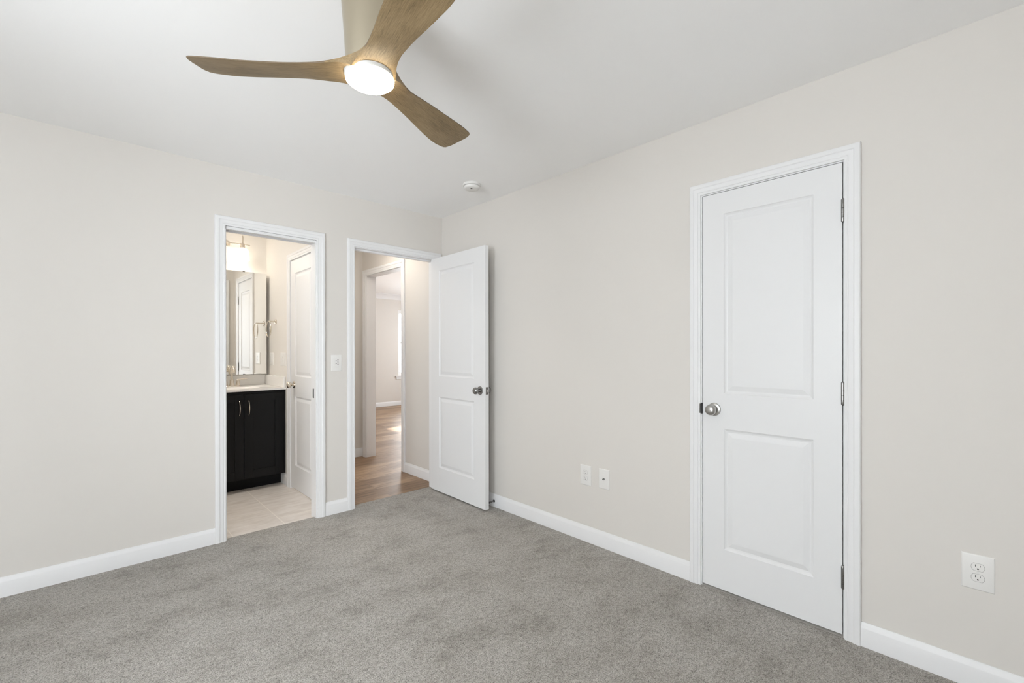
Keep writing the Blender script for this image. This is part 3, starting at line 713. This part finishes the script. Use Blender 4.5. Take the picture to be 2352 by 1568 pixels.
# towel ring on the right bath wall
tr = empty('towel_ring', (XB, 1.379, 1.522)); tag(tr, 'brushed nickel towel ring on the bathroom wall beside the mirror cabinet', 'towel ring')
bm = bmesh.new(); lathe(bm, [(.026, 0), (.026, .006), (.021, .012), (.010, .014)], frame_mat((0, 0, 0), (0, 1, 0), (0, 0, 1), (-1, 0, 0)), 28); obj('mount', bm, M_CHROME, tr, smooth=True)
bm = bmesh.new(); tube(bm, [(-.012, 0, 0), (-.05, .0, 0), (-.075, .0, .0)], [.0075, .0068, .0085], 14); obj('post', bm, M_CHROME, tr, smooth=True)
bm = bmesh.new(); tube(bm, [(-.073, -.022+.076*math.sin(2*PI*i/48), -.074+.078*math.cos(2*PI*i/48)) for i in range(48)], .0042, 10, closed=True); obj('ring', bm, M_CHROME, tr, smooth=True)
# bath wall plates
e = wallthing('power_outlet', (XB, 1.155, 1.157), (-1, 0)); tag(e, 'wide white outlet plate on the bathroom wall beside the side door casing', 'outlet')
obj('plate', plate_mesh(.158, .124), M_PLATE, e, smooth=True, ang=.4)
bm = bmesh.new(); box(bm, (-.0165, -PT-.0015, -.033), (.0165, -PT+.0004, .033)); ins = obj('receptacle', bm, M_PLATE, e, bevel=.001)
M_GSLOT = mat('grey_slot', (.25, .24, .22), .6)
for z in (.019, -.019):
    for x in (-.0061, .0061):
        bm = bmesh.new(); box(bm, (x-.0009, -PT-.0018, z-.001), (x+.0009, -PT-.0014, z+.006)); obj('slot', bm, M_GSLOT, ins)
e = wallthing('light_switch', (XB, 1.515, 1.157), (-1, 0)); tag(e, 'white light switch plate in the bathroom corner beside the mirror edge', 'light switch')
obj('plate', plate_mesh(.118, .124), M_PLATE, e, smooth=True, ang=.4)
bm = bmesh.new(); box(bm, (-.016, -PT-.003, -.033), (.016, -PT+.0004, .033)); obj('rocker', bm, M_PLATE, e, bevel=.0015)

# vanity light
vl = empty('vanity_light', (-1.36, YB, 2.285)); tag(vl, 'brushed nickel bathroom bar light with glowing glass shades above the mirror', 'wall light')
bm = bmesh.new(); lathe(bm, [(.034, 0), (.034, .012), (.028, .018), (.012, .020)], frame_mat((0, 0, 0), (1, 0, 0), (0, 0, 1), (0, -1, 0)), 32); obj('back_plate', bm, M_CHROME, vl, smooth=True)
bm = bmesh.new(); tube(bm, [(-.185, -.095, -.008), (.185, -.095, -.008)], .0055, 10); tube(bm, [(0, -.018, -.008), (0, -.095, -.008)], .008, 12); obj('bar', bm, M_CHROME, vl, smooth=True)
for x in (-.122, .122):
    bm = bmesh.new(); lathe(bm, [(.006, .085), (.0075, .07), (.0075, .012), (.019, .008), (.020, -.022), (.023, -.036), (.006, -.037)], Matrix.Translation((x, -.095, -.008)), 24); so = obj('socket', bm, M_CHROME, vl, smooth=True)
    bm = bmesh.new(); lathe(bm, [(.024, -.037), (.045, -.050), (.054, -.075), (.057, -.155), (.0555, -.155), (.052, -.076), (.043, -.052), (.023, -.039)], Matrix.Translation((x, -.095, -.008)), 32, False, False); obj('glass_shade', bm, M_SHADE, so, smooth=True)

# unseen fill lamp, added on the bath ceiling to brighten the tile floor
bl = empty('bath_fill_lamp', (-2.0, .85, CH)); tag(bl, 'unseen round fill lamp added on the bathroom ceiling', 'ceiling light')
bm = bmesh.new(); lathe(bm, [(.15, 0), (.15, -.02), (.14, -.026), (.13, -.026)], None, 40); obj('rim', bm, M_NICKEL, bl, smooth=True)
bm = bmesh.new(); lathe(bm, [(.135, -.022), (.125, -.05), (.09, -.075), (.04, -.088), (.001, -.09)], None, 40); obj('lamp_glass', bm, M_BATHFILL, bl, smooth=True)
# hall ceiling lamp
hl = empty('hall_lamp', (-.42, .75, CH)); tag(hl, 'round flush lamp on the hall ceiling', 'ceiling light')
bm = bmesh.new(); lathe(bm, [(.15, 0), (.15, -.02), (.14, -.026), (.13, -.026)], None, 40); obj('rim', bm, M_NICKEL, hl, smooth=True)
bm = bmesh.new(); lathe(bm, [(.135, -.022), (.125, -.05), (.09, -.075), (.04, -.088), (.001, -.09)], None, 40); obj('lamp_glass', bm, M_HALLLAMP, hl, smooth=True)
